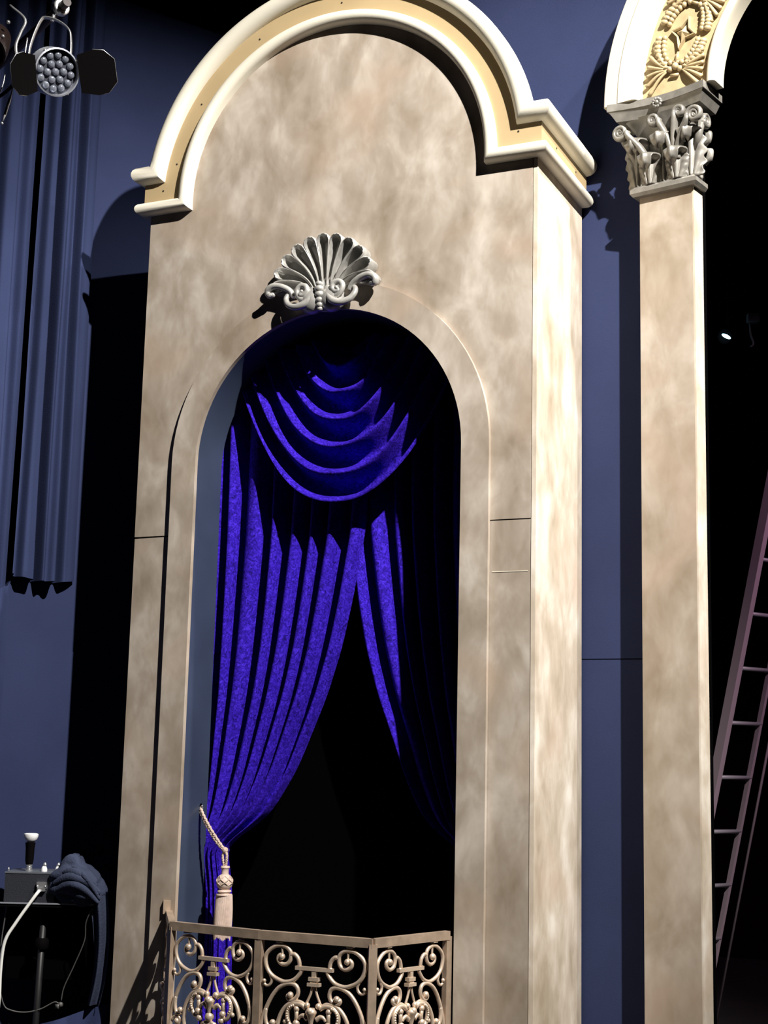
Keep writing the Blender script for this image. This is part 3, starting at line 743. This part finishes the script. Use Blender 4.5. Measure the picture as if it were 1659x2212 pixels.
# second lamp, mostly out of frame, with trailing safety wire
par2 = thing('lamp_body', 'dark stage lamp cut by the picture edge beside the LED lamp', 'stage lamp')
Q0 = Vector((-.085, -1.035, 4.405)); R2 = Vector((.911, .412, 0))
def p2(x, z, o=0.): return Q0+R2*x+Vector((0, 0, z))+Vector((.41, -.9, 0))*o
MB().lathe([(.035, -.11), (.06, -.10), (.075, -.02), (.080, .05), (.072, .05), (.066, .0), (.001, -.01)], p2(-.02, -.02), 20, Vector((.2, -.6, -.75)).to_track_quat('Z', 'Y').to_matrix()).out('can', mat('dark_brown_lamp', (.014, .007, .006, 1), .45), par2, angle=40)
MB().tube(cat([p2(.05, .16), p2(.115, .10), p2(.10, .04), p2(.085, -.02), p2(.105, -.10)], 5), .004, 6, flat=(R2, 1.6)).out('yoke', STEEL, par2, smooth=True)
MB().tube(cat([p2(.13, .02), p2(.125, -.05), p2(.135, -.09)], 5), .003, 6).out('yoke', STEEL, par2, smooth=True)
MB().ball(p2(.02, .05, .05), .010).ball(p2(.06, .065, .04), .008).ball(p2(-.01, .0, .07), .010).ball(p2(.045, .0, .05), .007).out('fitting', STEEL, par2, smooth=True)
MB().tube(cat([p2(.08, -.14), p2(.084, -.20), p2(.07, -.27), p2(.055, -.335)], 5), [.003]*8+[.006]*6+[.003]*2, 6).ball(p2(.052, -.345), .006).out('safety_wire', STEEL, par2, smooth=True)
MB().tube(cat([p2(.05, -.14), p2(.045, -.18), p2(.03, -.23)], 5), .0025, 6).out('safety_wire', STEEL, par2, smooth=True)
MB().tube(cat([p2(-.25, -.37), p2(-.06, -.29), p2(.06, -.21), p2(.12, -.12)], 6), .007, 7).out('power_lead', DKMETAL, par2, smooth=True)

# ---------------------------------------------------------------- equipment at the lower left
GX = Vector((.911, .412, 0)); GY = Vector((-.412, .911, 0)); GO = Vector((-.39, -.11, 0))
GR = Matrix((GX, GY, Vector((0, 0, 1)))).transposed()
def gp(x, z, y=0.): return GO+GX*x+GY*y+Vector((0, 0, z))
st = thing('equipment_stand', 'black tripod stand carrying the dark control box beside the tower', 'stand')
MB().box(gp(.10, .968, .09), (.40, .22, .016), GR).out('tray', DKMETAL, st)
MB().box(gp(.10, .975, -.022), (.405, .006, .006), GR).out('tray_edge', ALU, st)
MB().tube([gp(.075, .96, .06), gp(.06, .12, .06)], .014, 10).out('pole', mat('satin_black_tube', (.009, .009, .010, 1), .5), st, smooth=True)
MB().lathe([(.026, -.02), (.03, -.01), (.03, .015), (.022, .025)], gp(.073, .80, .06), 14).out('clamp_collar', DKMETAL, st, angle=40)
for k in range(3):
    a = 2*PI*k/3+.4; MB().tube([gp(.062, .34, .06), gp(.062+.26*math.cos(a), .012, .06+.26*math.sin(a))], .010, 8).out('leg', DKMETAL, st, smooth=True)
MB().box(gp(.10, .80, .17), (.40, .01, .32), GR).out('drop_panel', BLACK, st)
bx = thing('control_box', 'charcoal control box with a lever and small plugs on its top, on the stand', 'control box')
mb = MB().box(gp(.022, 1.0385, .09), (.215, .2, .122), GR); mb.out('body', CASE, bx)
MB().box(gp(.022, 1.100, .09), (.219, .204, .006), GR).out('lid_edge', mat('grey_case_edge', (.09, .10, .12, 1), .4), bx)
MB().lathe([(.017, 1.103), (.017, 1.108), (.010, 1.110), (.014, 1.114), (.014, 1.118), (.010, 1.120), (.014, 1.124), (.014, 1.130), (.010, 1.134)], gp(0, 0, .05), 16).out('lever_base', STEEL, bx, angle=40)
lv_ = MB().lathe([(.015, 1.132), (.018, 1.15), (.019, 1.20), (.022, 1.222), (.010, 1.226)], gp(0, 0, .05), 16).out('lever_grip', DKMETAL, bx, angle=40)
MB().lathe([(.006, 1.222), (.016, 1.226), (.026, 1.236), (.031, 1.250), (.031, 1.259), (.022, 1.262), (.001, 1.263)], gp(.001, 0, .05), 18).out('lever_knob', WHITEP, lv_, angle=40)
for x, r in ((.066, .013), (.125, .012)):
    k1 = MB().lathe([(r, 1.103), (r, 1.112), (r*.75, 1.122), (r*.5, 1.126)], gp(x, 0, .05), 12).out('plug', WHITEP, bx, angle=40)
    MB().lathe([(r*.6, 1.126), (r*.7, 1.132), (r*.3, 1.14)], gp(x+.002, 0, .05), 10).out('plug_cap', STEEL, k1, angle=40)
sk = MB().box(gp(.075, 1.050, -.017), (.042, .018, .026), GR).box(gp(.075, 1.034, -.020), (.034, .020, .016), GR).out('socket', STEEL, bx)
for x in (.058, .092): MB().ball(gp(x, 1.046, -.028), .005, 7, 5).out('socket_screw', STEEL, sk, smooth=True)
MB().ball(gp(-.075, 1.112, .0), .005, 7, 5, (1, 1, 1.8)).out('latch', STEEL, bx, smooth=True)
wc = MB().tube(cat([gp(.070, 1.030, -.035), gp(.050, 1.000, -.045), (-.388, -.160, .896), (-.428, -.175, .817), (-.448, -.165, .70), (-.458, -.150, .58), (-.475, -.14, .40), (-.48, -.13, .12), (-.40, -.10, .009), (-.2, -.05, .009)], 8), .0072, 9).out('white_cable', CABLE, None, smooth=True)
tag(wc, 'thick white cable hanging from the control box socket', 'cable')
tc_ = MB().tube(cat([gp(.298, .966, -.02), (-.145, .0, .90), (-.158, .015, .824), (-.20, .01, .72), (-.239, .0, .627), (-.250, .0, .570)], 6), .0028, 6).ball((-.252, .0, .555), .012, 8, 6).box((-.262, -.005, .548), (.018, .016, .018)).out('thin_cord', GREYC, None, smooth=True)
tag(tc_, 'thin dark cord hanging down from the corner of the stand tray with a plug', 'cord')
tc2 = MB().tube(cat([(-.258, -.004, .560), (-.279, -.01, .564), (-.33, -.03, .535), (-.388, -.055, .520), (-.44, -.085, .527), (-.473, -.10, .553), (-.490, -.12, .66), (-.482, -.13, .796), (-.475, -.12, .93), (-.47, -.12, .975)], 6), .003, 6).out('thin_cord', GREYC, None, smooth=True)
tag(tc2, 'thin grey cord looping below the control box to the plug', 'cord')
# bundle of dark blue cloth slung over the corner of the stand
def bundle(u, v):
    a = 2*PI*u; p = PI*v
    tw = abs(math.sin(4.5*p+1.6*math.cos(a)+1.1*math.sin(a*2+.6)))**.6
    d = .90+.20*tw+.05*math.sin(9*p+4*a)+.04*math.sin(5*a+2)
    x = .118*math.sin(p)*math.cos(a)*d; y = .085*math.sin(p)*math.sin(a)*d; z = .088*math.cos(p)*d
    z += .030*max(0, 1-((x+.03)/.05)**2)*(math.cos(p) > .3)*math.cos(p)
    return gp(.222+x, 1.062+z-.32*max(0, x), .015+y)
BC = mat('washed_navy_cloth', (.035, .043, .076, 1), .9, bump=.3, bscale=120, var=.15, vscale=10, spec=.1)
cb = thing('cloth_bundle', 'bundle of crumpled navy cloth slung over the corner of the control box', 'cloth')
MB().grid(bundle, 60, 44).out('heap', BC, cb, smooth=True)
for k, (x0, z0, x1, z1, bow, r) in enumerate(((.13, 1.060, .330, 1.025, .050, .017), (.135, 1.030, .325, .985, .055, .015), (.16, 1.105, .315, 1.055, .030, .014), (.20, 1.130, .330, 1.000, .035, .012))):
    pts = []
    for i in range(9):
        t = i/8; pts.append(gp(x0+(x1-x0)*t, z0+(z1-z0)*t+bow*math.sin(PI*t), -.062-.022*math.sin(PI*t)+.03*abs(t-.5)))
    MB().tube(cat(pts, 4), [r*(.35+.65*math.sin(PI*(.06+.88*i/32))) for i in range(33)], 9, flat=(Vector((0, 0, 1)), 1.25)).out('fold', BC, cb, smooth=True)
def tail(u, v):
    z = 1.03-.47*v; x = .315+.055*math.sin(v*1.6)-.035*v*v*1.6
    return gp(x+(-.04+.08*u)*(1-.3*v), z, -.03+.018*math.sin(u*9+v*2)+.05*v)
MB().grid(tail, 24, 30).out('tail', BC, cb, smooth=True)
def floorcloth(u, v):
    return gp(.02+.36*u, .452+.115*u*1.0-.44*v, .02+.03*u-.10*v+.02*math.sin(u*11+v*3))
fc = MB().grid(floorcloth, 40, 24).out('draped_cloth', BLUE2, None, smooth=True); tag(fc, 'navy cloth draped low beneath the hanging cords at the foot of the tower', 'cloth')

# ---------------------------------------------------------------- ladder and dim lamps in the dark behind the column
lad = thing('ladder', 'dim aluminium ladder leaning in the dark behind the slim column', 'ladder')
A0 = Vector((2.21, 3.60, 3.66)); A1_ = Vector((1.40, 3.89, .02)); OFF = Vector((.15, .27, 0))
def lrail(a, off): 
    d = (A1_-A0)
    P0 = A0+off; P1 = A1_+off; t = (P1-P0).normalized(); sx = t.cross(OFF.normalized()).normalized(); sy = OFF.normalized()
    R = Matrix((sx, sy, t)).transposed()
    mb = MB().box((P0+P1)*.5, ((.062, .040) if a == 0 else (.030, .022)) + ((P1-P0).length,), R).out('side_rail', LADDER, lad)
lrail(0, Vector((0, 0, 0))); lrail(1, OFF)
for k in range(12):
    t = .035+k*.0905
    c = A0+(A1_-A0)*t
    MB().tube([c-OFF*.02, c+OFF*1.02], .017, 8, flat=(Vector((0, 0, 1)), .8)).out('rung', RUNG, lad, smooth=True)
MB().tube([A0+OFF*1.25+Vector((.03, 0, 0)), A1_+OFF*1.25+Vector((.03, 0, 0))], .009, 6).out('brace_rod', LADDER, lad, smooth=True)
far = thing('far_stage_lamp', 'tiny glowing stage lamp in the dark beyond the column', 'stage lamp')
fl = Vector((1.925, 3.38, 4.21)); fM = Vector((.45, -.85, -.25)).to_track_quat('Z', 'Y').to_matrix()
MB().lathe([(.02, -.16), (.04, -.14), (.045, -.03), (.001, -.03)], fl, 16, fM).out('can', DKMETAL, far, angle=40)
MB().ball(fl+Vector((0, 0, 0)), .026, 12, 8, (1.15, .5, .40), Matrix.Rotation(.43, 3, 'Z') @ Matrix.Rotation(.45, 3, 'Y')).out('lens', GLOW, far, smooth=True)
MB().tube([fl+Vector((0, .05, .06)), Vector((fl.x, fl.y+.05, 8.0))], .008, 6).out('hanger', DKMETAL, far, smooth=True)
jb = thing('hanging_box', 'small grey box hanging in the dark above the glowing lamp', 'box')
jc = Vector((2.08, 3.42, 4.32)); JG = mat('dusty_grey_metal', (.10, .10, .11, 1), .6)
MB().box(jc, (.068, .05, .05), Matrix.Rotation(.43, 3, 'Z')).out('body', JG, jb)
MB().tube([jc+Vector((.01, 0, .02)), Vector((jc.x+.01, jc.y, 8.0))], .006, 6).out('hanger', DKMETAL, jb, smooth=True)
MB().tube(cat([jc+Vector((-.02, 0, -.02)), jc+Vector((-.015, 0, -.10)), jc+Vector((.0, 0, -.16)), jc+Vector((-.02, 0, -.18))], 4), .006, 6).out('dangling_wire', JG, jb, smooth=True)
